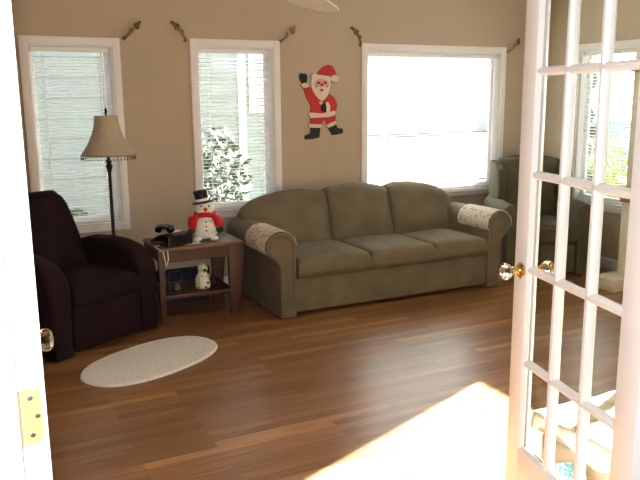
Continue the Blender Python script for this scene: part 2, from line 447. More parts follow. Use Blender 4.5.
def hinge(door, xc, z, sgn, knx):
    """leaf let into the hinge edge (y=0) with rounded corners away from the knuckle"""
    h2, w = .0445, .028
    pts = []
    xa, xb = xc - sgn * w / 2, xc + sgn * w / 2
    r = .011
    pts = [(xa, z - h2), (xb - sgn * r, z - h2)] + [(xb - sgn * r + sgn * r * math.sin(R(t)), z - h2 + r - r * math.cos(R(t))) for t in (20, 45, 70)] + [(xb, z - h2 + r), (xb, z + h2 - r)]
    pts += [(xb - sgn * r + sgn * r * math.cos(R(t)), z + h2 - r + r * math.sin(R(t))) for t in (20, 45, 70)] + [(xb - sgn * r, z + h2), (xa, z + h2)]
    bm = bmesh.new(); prism(bm, pts, 'y', -.0022, .001)
    tube(bm, [(knx, -.004, z - h2), (knx, -.004, z + h2)], .0045, 10)
    hg = link('hinge', bm, M['brasspl'], door)
    bm = bmesh.new()
    for i, (dx, dz) in enumerate(((-.002, .030), (.007, 0), (-.002, -.030))):
        lathe(bm, [(.0042, 0), (.0042, -.001), (.003, -.0022), (.0005, -.0024)], 12, (xc + sgn * dx, -.0022, z + dz), 'y')
    link('screw', bm, M['steel'], hg)
for z in (.30, 1.125, 1.80): hinge(dl, -.021, z, 1, -.0405)
for z in (.30, 1.125, 1.80): hinge(dr, .021, z, -1, .0405)

# ---------------------------------------------------------------- sofa
def arm_profile(s, xin=.885, xout=1.008, ztop=.655, rx=.118, rz=.105):
    """front outline of a rolled arm, s=+1 for the right"""
    cx = xin + rx; cz = ztop - rz
    pts = [(xout, .012), (xout, .36), (xout + .02, .42)]
    pts += [(cx + rx * math.cos(R(t)), cz + rz * math.sin(R(t))) for t in range(-50, 181, 15)]
    pts += [(xin, .012)]
    return [(s * x, z) for x, z in pts]

def rolled_arm(parent, s, y0, y1, m, mp, **k):
    p = arm_profile(s, **k)
    bm = bmesh.new(); prism(bm, p, 'y', y0, y1, bev=.012, seg=3)
    a = link('armrest', bm, m, parent, autos=50)
    # welt running round the front panel
    cx = sum(q[0] for q in p) / len(p); cz = sum(q[1] for q in p) / len(p)
    def sh(q, f): return (q[0] * f + cx * (1 - f), y0 - .001, q[1] * f + cz * (1 - f))
    pts = [sh(q, .80) for q in p]
    pts = [(x, y, max(z, .045)) for x, y, z in pts]
    bm = bmesh.new(); tube(bm, pts, .006, 6)
    link('piping', bm, mp, a)
    return a

def pillow_back(x0, x1, topf, y0, y1, zb, lean=.10, nu=22, pinch=.5):
    """upright back cushion; topf(x) is its top line"""
    bm = bmesh.new(); rows = []
    for i in range(nu + 1):
        u = i / nu; x = x0 + (x1 - x0) * u
        e = 1 - abs(2 * u - 1) ** 5                       # thickness towards the seams
        th = (y1 - y0) * (.62 + .38 * e) ; yc = (y0 + y1) / 2
        zt = topf(x); H = zt - zb; loop = []
        n = 9
        for j in range(n + 1):                            # front face up
            t = j / n; loop.append((yc - th / 2 - .035 * math.sin(PI * min(1, t * 1.05)) * e, zb + (H - th * .42) * t))
        for j in range(1, 8):                             # over the top
            a = PI * j / 8; loop.append((yc - th / 2 * math.cos(a), zb + H - th * .42 + th * .42 * math.sin(a) * (.85 + .15 * e)))
        for j in range(n + 1):
            t = 1 - j / n; loop.append((yc + th / 2, zb + (H - th * .42) * t))
        rows.append([bm.verts.new((x, y + lean * (z - zb) / .45, z)) for y, z in loop])
    for i in range(nu):
        a, b = rows[i], rows[i + 1]
        for j in range(len(a)):
            k = (j + 1) % len(a); bm.faces.new((a[j], a[k], b[k], b[j]))
    bm.faces.new(rows[0][::-1]); bm.faces.new(rows[-1])
    return bm

def seat_cushion(x0, x1, y0, y1, z0, z1, crown=.018, r=.035, n=14):
    bm = bmesh.new()
    rows = []
    for i in range(n + 1):
        u = i / n
        row = []
        for j in range(n + 1):
            v = j / n
            row.append((u, v))
        rows.append(row)
    def top(u, v):
        x = x0 + (x1 - x0) * u; y = y0 + (y1 - y0) * v
        ex = min(u, 1 - u) * (x1 - x0); ey = min(v, 1 - v) * (y1 - y0)
        dz = 0
        for e in (ex, ey):
            if e < r: dz -= r - math.sqrt(max(0, r * r - (r - e) ** 2))
        dz = max(dz, -r)
        c = crown * (1 - abs(2 * u - 1) ** 3) * (1 - abs(2 * v - 1) ** 3)
        return Vector((x, y, z1 + dz + c))
    uu = [0, .012, .035, .07] + [.12 + .76 * i / 8 for i in range(9)] + [.93, .965, .988, 1]
    T = [[bm.verts.new(top(u, v)) for v in uu] for u in uu]
    Bt = [[bm.verts.new(Vector((x0 + (x1 - x0) * u, y0 + (y1 - y0) * v, z0))) for v in (0, 1)] for u in (0, 1)]
    m = len(uu)
    for i in range(m - 1):
        for j in range(m - 1):
            bm.faces.new((T[i][j], T[i + 1][j], T[i + 1][j + 1], T[i][j + 1]))
    # sides
    loopT = [T[i][0] for i in range(m)] + [T[m - 1][j] for j in range(1, m)] + [T[i][m - 1] for i in range(m - 2, -1, -1)] + [T[0][j] for j in range(m - 2, 0, -1)]
    lows = []
    for v in loopT:
        bul = .010
        p = v.co.copy(); p.z = z0 + .01
        lows.append(bm.verts.new(p))
    L_ = len(loopT)
    mids = []
    for v in loopT:
        p = v.co.copy(); p.z = (v.co.z + z0) / 2
        cx, cy = (x0 + x1) / 2, (y0 + y1) / 2
        if abs(p.x - x0) < 1e-5: p.x -= .004
        if abs(p.x - x1) < 1e-5: p.x += .004
        if abs(p.y - y0) < 1e-5: p.y -= .014
        mids.append(bm.verts.new(p))
    for i in range(L_):
        k = (i + 1) % L_
        bm.faces.new((loopT[i], loopT[k], mids[k], mids[i])); bm.faces.new((mids[i], mids[k], lows[k], lows[i]))
    bm.faces.new(lows)
    for row in Bt:
        for v in row: bm.verts.remove(v)
    return bm

SX, SY = 3.005, 4.69
sofa = thing('sofa', 'long olive green three-seat sofa with rolled arms under the wide window', 'sofa', (SX, SY, 0))
link('base', B(-.884, .884, .012, .90, .035, .290, bev=.012, seg=3), M['sofa'], sofa)
for s in (-1, 1): rolled_arm(sofa, s, -.012, .86, M['sofa'], M['sofadark'])
cb = [-.872, -.252, .345, .872]
for i in range(3): link('seat_cushion', seat_cushion(cb[i] + .004, cb[i + 1] - .004, -.014, .60, .288, .438), M['sofa'], sofa, autos=80)
def ctop(x):
    pts = [(-1.06, .66), (-1.02, .735), (-.93, .785), (-.80, .822), (-.65, .845), (-.50, .852), (-.30, .835), (-.2, .858), (-.02, .874), (.15, .868), (.33, .838), (.45, .862), (.62, .855), (.80, .825), (.92, .785), (1.02, .715), (1.06, .66)]
    for (a, za), (b, zb) in zip(pts, pts[1:]):
        if a <= x <= b: t = (x - a) / (b - a); return za + (zb - za) * t
    return .66
bx = [-1.045, -.268, .338, 1.045]
for i in range(3):
    o = link('back_cushion', pillow_back(bx[i] + .003, bx[i + 1] - .003, ctop, .555, .775, .425, lean=.15, nu=26), M['sofa'], sofa, autos=80)
bm = bmesh.new()
prism(bm, [(-1.0, .05), (1.0, .05), (1.0, .66), (.9, .74), (.6, .79), (0, .80), (-.6, .79), (-.9, .74), (-1.0, .66)], 'y', .862, .945, bev=.02, seg=3)
link('back_frame', bm, M['sofa'], sofa)
for sx in (-.94, .94):
    for y in (.06, .86): link('foot', B(sx - .03, sx + .03, y - .03, y + .03, 0, .036, bev=.004), M['blackfoot'], sofa)

# patterned covers lying over the arms
def arm_cover(s, y0, y1, a0, a1, label):
    rx, rz, cx, cz = .118 + .007, .105 + .007, .885 + .118, .655 - .105
    ang = [a0 + (a1 - a0) * i / 26 for i in range(27)]
    ny = 18; bm = bmesh.new(); top, low = [], []
    for j in range(ny + 1):
        v = j / ny; y = y0 + (y1 - y0) * v; ra, rb = [], []
        for i, t in enumerate(ang):
            sc_ = .012 * abs(math.sin(i / 26 * PI * 7)) if j in (0, ny) else 0
            yy = y + (sc_ if j == 0 else -sc_)
            p = Vector((s * (cx + rx * math.cos(R(t))), yy, cz + rz * math.sin(R(t))))
            nrm = Vector((s * math.cos(R(t)), 0, math.sin(R(t))))
            ra.append(bm.verts.new(p + nrm * .0035)); rb.append(bm.verts.new(p))
        top.append(ra); low.append(rb)
    for g, fl in ((top, 0), (low, 1)):
        for j in range(ny):
            for i in range(26):
                q = (g[j][i], g[j][i + 1], g[j + 1][i + 1], g[j + 1][i]); bm.faces.new(q if fl else q[::-1])
    ed = [(j, 0) for j in range(ny + 1)] + [(ny, i) for i in range(1, 27)] + [(j, 26) for j in range(ny - 1, -1, -1)] + [(0, i) for i in range(25, 0, -1)]
    for k in range(len(ed)):
        (a, b), (c, d) = ed[k], ed[(k + 1) % len(ed)]
        bm.faces.new((top[a][b], top[c][d], low[c][d], low[a][b]))
    o = link('arm_cover', bm, M['doily'], autos=80); o.location = (SX, SY, 0)
    tag(o, label, 'arm cover', 'patterned covers on the sofa arms')
arm_cover(-1, -.008, .40, -25, 178, 'cream patterned cover draped over the sofa arm beside the wooden end table')
arm_cover(1, -.008, .42, -10, 205, 'cream patterned cover draped over the sofa arm nearest the olive armchair')

# ---------------------------------------------------------------- dark recliner
rec = thing('recliner', 'dark plum upholstered recliner with curved arms in the left corner', 'armchair', (.575, 5.035, 0), R(29.5))
HW = .435
link('base', B(-.27, .27, -.33, .38, .03, .30, bev=.02), M['plum'], rec)
link('footrest', B(-.272, .272, -.405, -.325, .035, .335, bev=.025, seg=3), M['plum'], rec)
link('seat_cushion', seat_cushion(-.272, .272, -.42, .22, .32, .455, crown=.02, r=.05), M['plum'], rec, autos=80)
for s in (-1, 1):
    side = [(-.40, .02), (-.415, .42), (-.40, .50), (-.355, .565), (-.28, .61), (-.16, .64), (0, .648), (.16, .638), (.30, .60), (.40, .53), (.415, .40), (.40, .02)]
    bm = bmesh.new(); prism(bm, side, 'x', s * .275, s * HW, bev=.04, seg=4)
    link('armrest', bm, M['plum'], rec, autos=60)
bm = bmesh.new()
def rb(x, t):  # tapered upright back, rounded
    return x * (1 - .20 * t)
rings = []
for j in range(13):
    t = j / 12; z = .40 + .57 * t
    wv = .285 * (1 - .17 * t ** 1.3); th = .19 - .05 * t; yc = .16 + .20 * t
    if j == 12: wv *= .80; th *= .45; z += .0
    elif j == 11: wv *= .95; th *= .85
    pts = []
    for k in range(28):
        a = 2 * PI * k / 28; c, s = math.cos(a), math.sin(a)
        pts.append((wv * math.copysign(abs(c) ** .35, c), yc + th / 2 * math.copysign(abs(s) ** .6, s) * 1.0 - (.035 * math.sin(PI * t) if s < 0 else 0) * (1 - abs(c) ** 4), z))
    rings.append([bm.verts.new(p) for p in pts])
for a, b in zip(rings, rings[1:]):
    for k in range(28): bm.faces.new((a[k], a[(k + 1) % 28], b[(k + 1) % 28], b[k]))
bm.faces.new(rings[0][::-1]); bm.faces.new(rings[-1])
link('backrest', bm, M['plum'], rec, autos=70)
for sx in (-.33, .33):
    for y in (-.3, .3): link('foot', B(sx - .03, sx + .03, y - .03, y + .03, 0, .03), M['blackfoot'], rec)

# ---------------------------------------------------------------- olive armchair in the far corner
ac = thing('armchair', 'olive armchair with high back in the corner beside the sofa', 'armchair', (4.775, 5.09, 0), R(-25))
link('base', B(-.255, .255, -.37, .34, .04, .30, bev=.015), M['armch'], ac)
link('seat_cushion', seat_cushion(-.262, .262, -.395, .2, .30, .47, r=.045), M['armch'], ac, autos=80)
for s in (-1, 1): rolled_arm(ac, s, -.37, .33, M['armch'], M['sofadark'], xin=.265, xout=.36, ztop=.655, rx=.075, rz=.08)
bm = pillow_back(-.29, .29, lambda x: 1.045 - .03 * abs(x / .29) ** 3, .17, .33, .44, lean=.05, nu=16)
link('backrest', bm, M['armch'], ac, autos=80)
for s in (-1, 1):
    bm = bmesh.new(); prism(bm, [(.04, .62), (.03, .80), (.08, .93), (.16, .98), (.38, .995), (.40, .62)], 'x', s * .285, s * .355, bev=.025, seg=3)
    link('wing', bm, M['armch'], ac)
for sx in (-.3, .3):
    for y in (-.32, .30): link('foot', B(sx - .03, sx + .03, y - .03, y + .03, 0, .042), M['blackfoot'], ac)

# ---------------------------------------------------------------- end table and what stands on it
TX0, TX1, TY0, TY1, TZ = 1.185, 1.845, 5.0, 5.46, .556
tb = thing('end_table', 'reddish brown wooden end table with low shelf beside the sofa', 'table', ((TX0 + TX1) / 2, (TY0 + TY1) / 2, 0))
hx, hy = (TX1 - TX0) / 2, (TY1 - TY0) / 2
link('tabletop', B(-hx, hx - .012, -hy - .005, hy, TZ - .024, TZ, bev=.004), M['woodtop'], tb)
bm = bmesh.new()
box(bm, -hx + .05, hx - .12, -hy + .012, -hy + .032, TZ - .105, TZ - .024); box(bm, -hx + .05, hx - .12, hy - .032, hy - .012, TZ - .105, TZ - .024)
box(bm, -hx + .014, -hx + .034, -hy + .05, hy - .05, TZ - .105, TZ - .024); box(bm, hx - .06, hx - .04, -hy + .05, hy - .05, TZ - .105, TZ - .024)
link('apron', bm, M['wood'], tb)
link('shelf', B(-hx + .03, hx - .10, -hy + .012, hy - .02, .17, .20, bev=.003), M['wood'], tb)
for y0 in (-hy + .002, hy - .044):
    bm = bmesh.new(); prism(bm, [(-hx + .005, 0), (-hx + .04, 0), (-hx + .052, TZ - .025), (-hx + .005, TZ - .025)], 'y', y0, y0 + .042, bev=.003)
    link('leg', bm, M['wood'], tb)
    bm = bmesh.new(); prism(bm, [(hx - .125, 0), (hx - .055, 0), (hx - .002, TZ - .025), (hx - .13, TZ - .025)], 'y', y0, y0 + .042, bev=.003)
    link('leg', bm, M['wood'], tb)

# snowman
sn = thing('plush_snowman', 'white plush snowman in black hat and red scarf on end table', 'snowman', (1.60, 5.19, TZ), R(-15))
bm = bmesh.new(); ball(bm, (0, 0, .082), .092, scale=(1, .85, .88)); ball(bm, (0, 0, .15), .062, scale=(1, .9, 1)); link('body', bm, M['white'], sn, autos=180)
bm = bmesh.new(); ball(bm, (0, -.006, .225), .060, scale=(1.05, .95, .92)); hd = link('head', bm, M['white'], sn, autos=180)
bm = bmesh.new()
lathe(bm, [(.070, 0), (.072, .005), (.046, .008), (.043, .012), (.045, .075), (.050, .082), (.044, .085)], 24, (0, 0, 0))
bmesh.ops.rotate(bm, verts=bm.verts, cent=(0, 0, 0), matrix=Matrix.Rotation(R(-10), 3, 'Y')); bmesh.ops.translate(bm, verts=bm.verts, vec=(-.012, 0, .262))
hat = link('hat', bm, M['blackmat'], hd)
bm = bmesh.new(); lathe(bm, [(.0455, .012), (.0475, .013), (.0475, .030), (.0455, .031)], 24, (0, 0, 0), cap=False)
bmesh.ops.rotate(bm, verts=bm.verts, cent=(0, 0, 0), matrix=Matrix.Rotation(R(-10), 3, 'Y')); bmesh.ops.translate(bm, verts=bm.verts, vec=(-.012, 0, .262))
link('hat_band', bm, M['whitepl'], hd)
bm = bmesh.new(); tube(bm, [(.004, -.055, .222), (.006, -.075, .220), (.010, -.095, .218)], [.016, .010, .002], 10); link('nose', bm, M['orange'], hd)
for x_ in (-.022, .026):
    bm = bmesh.new(); ball(bm, (x_, -.054, .243), .0065, 10, 8); link('eye', bm, M['blackmat'], hd)
bm = bmesh.new(); tube(bm, [(.058 * math.cos(t), .052 * math.sin(t) - .004, .180 + .004 * math.sin(3 * t)) for t in [2 * PI * i / 24 for i in range(24)]], .019, 8, closed=True)
sf = link('scarf', bm, M['red'], sn, autos=180)
for s, z1 in ((-1, .085), (1, .10)):
    bm = bmesh.new(); pts = [(s * .05, -.045, .180), (s * .075, -.06, .150), (s * .088, -.055, z1)]
    tube(bm, pts, [.016, .024, .026], 10); link('scarf_end', bm, M['red'], sf, autos=180)
for s in (-1, 1):
    bm = bmesh.new(); tube(bm, [(s * .05, -.01, .165), (s * .092, -.02, .145), (s * .100, -.05, .105)], [.022, .026, .020], 10); ar = link('arm', bm, M['red'] if s < 0 else M['red'], sn, autos=180)
    bm = bmesh.new(); ball(bm, (s * .092, -.062, .080), .025, 12, 8, (1, .9, 1)); link('mitten', bm, M['green'], ar, autos=180)
for z in (.135, .105, .075):
    bm = bmesh.new(); ball(bm, (.004, -.079 if z < .12 else -.062, z), .006, 8, 6); link('button', bm, M['blackmat'], sn)
for s in (-1, 1):
    bm = bmesh.new(); ball(bm, (s * .055, -.055, .018), .030, 14, 8, (1, 1.2, .6)); link('foot', bm, M['white'], sn, autos=180)
sn.scale = (1.12, 1.12, 1.08)

# telephone
ph = thing('telephone', 'black corded desk telephone at the left end of end table', 'telephone', (1.325, 5.14, TZ + .004), R(20))
ph.scale = (1.12, 1.05, 1.12)
bm = bmesh.new(); prism(bm, [(-.11, 0), (.10, 0), (.10, .03), (.03, .065), (-.06, .082), (-.11, .07)], 'x', -.095, .095, bev=.008)
body = link('base', bm, M['black'], ph)
bm = bmesh.new()
for i in range(4):
    for j in range(3):
        y = .075 - .028 * i; y = -y
        box(bm, -.03 + j * .03 - .009, -.03 + j * .03 + .009, -.085 + i * .026, -.069 + i * .026, .0, .006)
for v in bm.verts: v.co.z += .0
bmesh.ops.rotate(bm, verts=bm.verts, cent=(0, 0, 0), matrix=Matrix.Rotation(R(28), 3, 'X')); bmesh.ops.translate(bm, verts=bm.verts, vec=(0, 0, 0))
bm.free()
bm = bmesh.new()
for i in range(4):
    for j in range(3):
        yy = -.095 + i * .022; zz = .082 if yy < -.06 else .080
        box(bm, .02 + j * .022, .036 + j * .022, .035 + (i - 1.5) * .016 - .006, .035 + (i - 1.5) * .016 + .006, .052 - (i - 1.5) * .008, .070 - (i - 1.5) * .008)
link('keypad', bm, M['whitepl'], ph)
bm = bmesh.new()
tube(bm, [(-.055, -.09, .10), (-.055, -.075, .115), (-.055, -.04, .122), (-.055, .02, .118), (-.055, .06, .105), (-.055, .075, .088)], [.022, .028, .019, .017, .026, .024], 12)
link('handset', bm, M['black'], ph)
bm = bmesh.new(); pts = []
for i in range(120):
    t = i / 119; a = t * 2 * PI * 16
    pts.append((-.095 - .05 * math.sin(PI * t) + .006 * math.cos(a), -.08 + .16 * t, .03 + .006 * math.sin(a)))
tube(bm, pts, .0022, 5); link('handset_cord', bm, M['black'], ph)
bm = bmesh.new(); tube(bm, [(-.11, -.02, .01), (-.15, -.03, .004), (-.165, -.10, .0), (-.168, -.16, -.01), (-.165, -.168, -.06), (-.155, -.170, -.10), (-.140, -.170, -.06), (-.14, -.165, -.004)], .0035, 6)
o = link('line_cord', bm, M['phonecord'], ph)
tag(link('paper_sheet', B(1.35, 1.52, 5.06, 5.20, TZ, TZ + .003), M['whitepl']), 'white paper sheet lying under the telephone and beside snowman', 'paper')

# dog figurine and candle lantern on the low shelf
dg = thing('dog_figurine', 'white dog figurine with black spots sitting on the table shelf', 'figurine', (1.545, 5.13, .2), R(-5))
bm = bmesh.new(); lathe(bm, [(.052, 0), (.058, .02), (.055, .06), (.047, .10), (.038, .125), (.02, .14)], 20); 
link('body', bm, M['dog'], dg, autos=180)
bm = bmesh.new(); ball(bm, (0, -.01, .155), .040, scale=(1, 1, .95)); ball(bm, (0, -.045, .145), .020, 12, 8, (1, 1.1, .8)); hd = link('head', bm, M['dog'], dg, autos=180)
for s in (-1, 1):
    bm = bmesh.new(); ball(bm, (s * .045, -.005, .138), .03, 12, 8, (.42, .7, 1.25)); link('ear', bm, M['blackpaint'], hd, autos=180)
for s in (-1, 1):
    bm = bmesh.new(); tube(bm, [(s * .022, -.035, .10), (s * .024, -.055, .05), (s * .024, -.062, .012)], [.014, .013, .014], 10); link('leg', bm, M['dog'], dg, autos=180)
bm = bmesh.new(); ball(bm, (0, -.067, .148), .007, 8, 6); link('nose', bm, M['blackpaint'], hd)

ln = thing('candle_holder', 'black square wire candle holder with glass votive on the table shelf', 'candle holder', (1.335, 5.12, .2), R(8))
bm = bmesh.new(); box(bm, -.055, .055, -.035, .035, 0, .008)
for x in (-.05, .05): box(bm, x - .005, x + .005, -.005, .005, .008, .15)
box(bm, -.055, .055, -.006, .006, .145, .158); link('frame', bm, M['blackmat'], ln)
bm = bmesh.new(); lathe(bm, [(.022, 0), (.028, .01), (.030, .05), (.028, .051), (.026, .012), (.004, .008)], 18, (.012, -.002, .009), cap=False)
v = link('votive_glass', bm, M['candle'], ln)
bm = bmesh.new(); lathe(bm, [(.02, 0), (.02, .028), (.003, .03), (.002, .036)], 14, (.012, -.002, .018)); link('candle', bm, M['wax'], v)
tag(link('storage_box', B(1.33, 1.70, 5.49, 5.71, 0, .235, bev=.008), M['navy']), 'navy blue storage box on the floor behind the end table', 'box')
bm = bmesh.new(); lathe(bm, [(.02, 0), (.026, .02), (.018, .05), (.010, .06), (.011, .08)], 14); o = link('small_bottle', bm, M['blackmat']); o.location = (1.645, 5.2, .2); tag(o, 'small black bottle beside the spotted dog figurine', 'bottle')

# ---------------------------------------------------------------- floor lamp
lp = thing('floor_lamp', 'dark bronze floor lamp with beige bell shade and beaded fringe', 'lamp', (.975, 5.49, 0))
bm = bmesh.new(); lathe(bm, [(.13, 0), (.13, .012), (.10, .022), (.05, .03), (.03, .045), (.016, .07), (.012, .1)], 28); link('base', bm, M['bronze'], lp)
bm = bmesh.new(); lathe(bm, [(.012, .09), (.013, .5), (.017, .52), (.013, .54), (.013, 1.07), (.018, 1.09), (.026, 1.12), (.016, 1.135), (.022, 1.155), (.012, 1.17), (.008, 1.36)], 16); link('pole', bm, M['bronze'], lp)
bm = bmesh.new(); n = 36; prof = []
for i in range(13):
    t = i / 12; r = .083 + (.196 - .083) * (t ** 1.9); prof.append((r, 1.487 - .285 * t))
outer = prof; inner = [(r - .004, z) for r, z in prof[::-1]]
lathe(bm, outer + inner + [outer[0]], 8 * 5, cap=False)
sh = link('lamp_shade', bm, M['shade'], lp, autos=50)
bm = bmesh.new()
for k in range(44):
    a = 2 * PI * k / 44; x, y = .194 * math.cos(a), .194 * math.sin(a)
    box(bm, x - .0012, x + .0012, y - .0012, y + .0012, 1.178, 1.203); ball(bm, (x, y, 1.176), .0055, 6, 5, (1, 1, 1.4))
link('bead_fringe', bm, M['bead'], sh)
bm = bmesh.new(); tube(bm, [(.194 * math.cos(2 * PI * k / 40), .194 * math.sin(2 * PI * k / 40), 1.203) for k in range(40)], .004, 6, closed=True); link('shade_trim', bm, M['tanwood'], sh)
bm = bmesh.new(); lathe(bm, [(.006, 1.44), (.006, 1.50), (.014, 1.505), (.006, 1.515), (.012, 1.525), (.003, 1.545)], 12)
for k in range(3):
    a = 2 * PI * k / 3; tube(bm, [(0, 0, 1.482), (.081 * math.cos(a), .081 * math.sin(a), 1.482)], .002, 5)
link('finial', bm, M['bronze'], lp)
bm = bmesh.new(); lathe(bm, [(.014, 1.36), (.03, 1.40), (.032, 1.42), (.01, 1.45)], 14); link('light_bulb', bm, M['whitepl'], lp)

# ---------------------------------------------------------------- braided rug
bm = bmesh.new(); L_, W_, n = .475, .272, 96
ringsr = [0] + [.04 * i for i in range(1, 24)] + [.955, .985, 1.0]
rows = []
for q, f in enumerate(ringsr):
    row = []
    for k in range(n):
        t = 2 * PI * k / n; c, s = math.cos(t), math.sin(t)
        e = 1 + (.016 * math.sin(48 * t) if q >= len(ringsr) - 2 else 0)
        x = math.copysign(abs(c) ** .86, c) * L_ * f * e if f else 0
        y = math.copysign(abs(s) ** .86, s) * W_ * f * e if f else 0
        z = .012 + (.0035 * (q % 2)) - (.007 if q == len(ringsr) - 1 else 0) + (.003 if q == len(ringsr) - 3 else 0)
        row.append(bm.verts.new((x, y, z)) if f or k == 0 else None)
    rows.append(row)
for a, b in zip(rows, rows[1:]):
    for k in range(n):
        k2 = (k + 1) % n
        if a[1] is None: bm.faces.new((a[0], b[k], b[k2]))
        else: bm.faces.new((a[k], b[k], b[k2], a[k2]))
low = [bm.verts.new((v.co.x, v.co.y, 0)) for v in rows[-1]]
for k in range(n): bm.faces.new((rows[-1][k], low[k], low[(k + 1) % n], rows[-1][(k + 1) % n]))
bm.faces.new(low[::-1])
o = link('oval_rug', bm, M['rug'], autos=60); o.location = (.952, 4.305, 0); o.rotation_euler.z = R(27)
tag(o, 'small ivory oval rug on the wood floor before the recliner', 'rug')

# ---------------------------------------------------------------- flat holiday figure on the wall
hf = thing('holiday_figure', 'flat painted waving bearded man in red winter suit on wall', 'wall decoration', (2.853, WY1, 1.551))
KU, KV = .00181, .00162
layer = {}
def shape(name, m, polys, lvl, parent=None, grow=0):
    bm = bmesh.new()
    for pts in polys:
        q = [((u - 160) * KU, (260 - v) * KV) for u, v in pts]
        if grow:
            cx = sum(p[0] for p in q) / len(q); cz = sum(p[1] for p in q) / len(q)
            q = [(x + grow * (x - cx) / max(1e-5, math.hypot(x - cx, z - cz)), z + grow * (z - cz) / max(1e-5, math.hypot(x - cx, z - cz))) for x, z in q]
        y = -.004 - lvl * .0022
        prism(bm, q, 'y', y, y + .004 if lvl else -.0005)
    return link(name, bm, m, parent or hf, smooth=False)
def ell(u, v, a, b, n=16): return [(u + a * math.cos(2 * PI * k / n), v + b * math.sin(2 * PI * k / n)) for k in range(n)]
P_hat = [(145, 112), (150, 95), (175, 70), (200, 58), (225, 64), (240, 88), (246, 112), (228, 116), (216, 100), (212, 122), (180, 115)]
P_arm = [(70, 175), (98, 168), (125, 200), (142, 232), (125, 285), (105, 262), (88, 225)]
P_body = [(120, 212), (145, 225), (165, 245), (205, 210), (232, 228), (250, 262), (246, 290), (238, 312), (105, 312), (112, 270)]
P_belt = [(98, 312), (104, 306), (170, 312), (238, 298), (245, 304), (242, 322), (205, 332), (105, 334)]
P_legs = [(110, 332), (240, 322), (242, 352), (205, 366), (192, 372), (180, 345), (166, 375), (105, 370)]
P_bc = [[(98, 365), (130, 368), (170, 370), (168, 388), (135, 388), (98, 384)], [(192, 374), (220, 362), (246, 352), (250, 368), (225, 382), (200, 390)]]
P_bt = [[(108, 386), (158, 390), (152, 438), (120, 444), (78, 447), (76, 428), (106, 418)], [(200, 388), (245, 372), (254, 394), (282, 398), (282, 420), (250, 425), (225, 428)]]
P_beard = [(116, 128), (112, 160), (120, 190), (135, 215), (150, 232), (168, 246), (188, 234), (205, 210), (217, 175), (218, 132), (165, 125)]
P_brim = [(112, 112), (126, 100), (150, 108), (185, 112), (212, 116), (219, 128), (214, 138), (190, 133), (150, 128), (122, 132), (112, 124)]
P_mit = [(48, 112), (58, 100), (74, 104), (86, 102), (93, 122), (88, 150), (62, 152), (50, 135)]
P_glv = [(165, 262), (185, 254), (194, 280), (190, 304), (172, 303), (160, 290)]
P_bag = [(190, 255), (203, 250), (214, 275), (212, 300), (200, 308), (192, 298)]
pom = ell(240, 128, 22, 20); cuff = ell(80, 163, 20, 13)
shape('outline', M['blackpaint'], [P_hat, P_arm, P_body, P_belt, P_legs, P_beard, P_brim, pom, cuff] + P_bc + P_bt, 0, grow=.0055)
shape('coat', M['redpaint'], [P_body], 1); shape('arm', M['redpaint'], [P_arm], 1.5); shape('trousers', M['redpaint'], [P_legs], 1)
for q_ in P_bt: shape('boot', M['blackpaint'], [q_], 1)
shape('mitten', M['blackpaint'], [P_mit], 2)
shape('beard', M['creampaint'], [P_beard], 2)
shape('belt', M['creampaint'], [P_belt], 2); shape('sleeve_cuff', M['creampaint'], [cuff], 2)
for q_ in P_bc: shape('boot_cuff', M['creampaint'], [q_], 2)
hh = shape('hat', M['redpaint'], [P_hat], 2)
shape('hat_brim', M['creampaint'], [P_brim], 4, hh); shape('pompom', M['creampaint'], [pom], 4, hh)
fc = shape('face', M['facepaint'], [ell(167, 158, 40, 30, 20)], 3)
for u_ in (150, 186): shape('eye', M['blackpaint'], [ell(u_, 150, 7, 7, 10)], 4, fc)
shape('nose', M['redpaint'], [ell(168, 160, 9, 8, 10)], 4, fc)
for u_ in (142, 194): shape('cheek', M['redpaint'], [ell(u_, 170, 6, 5, 8)], 4, fc)
shape('moustache', M['creampaint'], [[(128, 178), (150, 166), (168, 172), (186, 166), (208, 178), (190, 184), (168, 180), (146, 184)]], 4, fc)
shape('mouth', M['redpaint'], [ell(167, 189, 9, 7, 10)], 4, fc)
shape('glove', M['blackpaint'], [P_glv], 2)
shape('sack', M['creampaint'], [P_bag], 2)
shape('heart_button', M['creampaint'], [[(163, 266), (154, 256), (155, 249), (160, 248), (163, 252), (167, 248), (172, 249), (172, 257)]], 3)

# ---------------------------------------------------------------- brass scroll hooks at the window corners
def hook(x, z, s, label, ang=45):
    o = thing('curtain_hook', label, 'curtain hook', (x, WY1, z), 0, 'brass curtain hooks above the windows')
    c, d = math.cos(R(ang)), math.sin(R(ang))
    def P(t, y, w=0): return (s * (c * t - d * w), y, d * t + c * w)
    bm = bmesh.new()
    tube(bm, [P(-.085, -.003), P(-.075, -.030), P(-.03, -.052), P(.02, -.055), P(.06, -.048), P(.085, -.030), P(.085, -.012)], [.012, .011, .010, .009, .011, .012, .008], 8)
    lathe(bm, [(.016, 0), (.016, -.004), (.01, -.008)], 14, P(-.085, -.0005), 'y')
    link('arm', bm, M['oldbrass'], o)
    bm = bmesh.new()
    for t, w, l in ((-.02, .014, .05), (.03, .016, .055), (.03, -.014, .05)):
        m = 9
        rr = [.001, .006, .010, .012, .011, .009, .006, .003, .001]
        tube(bm, [P(t + l * (i / (m - 1) - .3), -.056 - .006 * math.sin(PI * i / (m - 1)), w * (.4 + .6 * math.sin(PI * i / (m - 1)))) for i in range(m)], rr, 8)
    link('leaf', bm, M['oldbrass'], o)
hook(1.253, 2.118, 1, 'brass scroll hook right of the leftmost window top corner', 45)
hook(1.615, 2.122, -1, 'brass scroll hook left of the snowman window top corner', 50)
hook(2.545, 2.125, 1, 'brass scroll hook just left of and above the waving figure', 42)
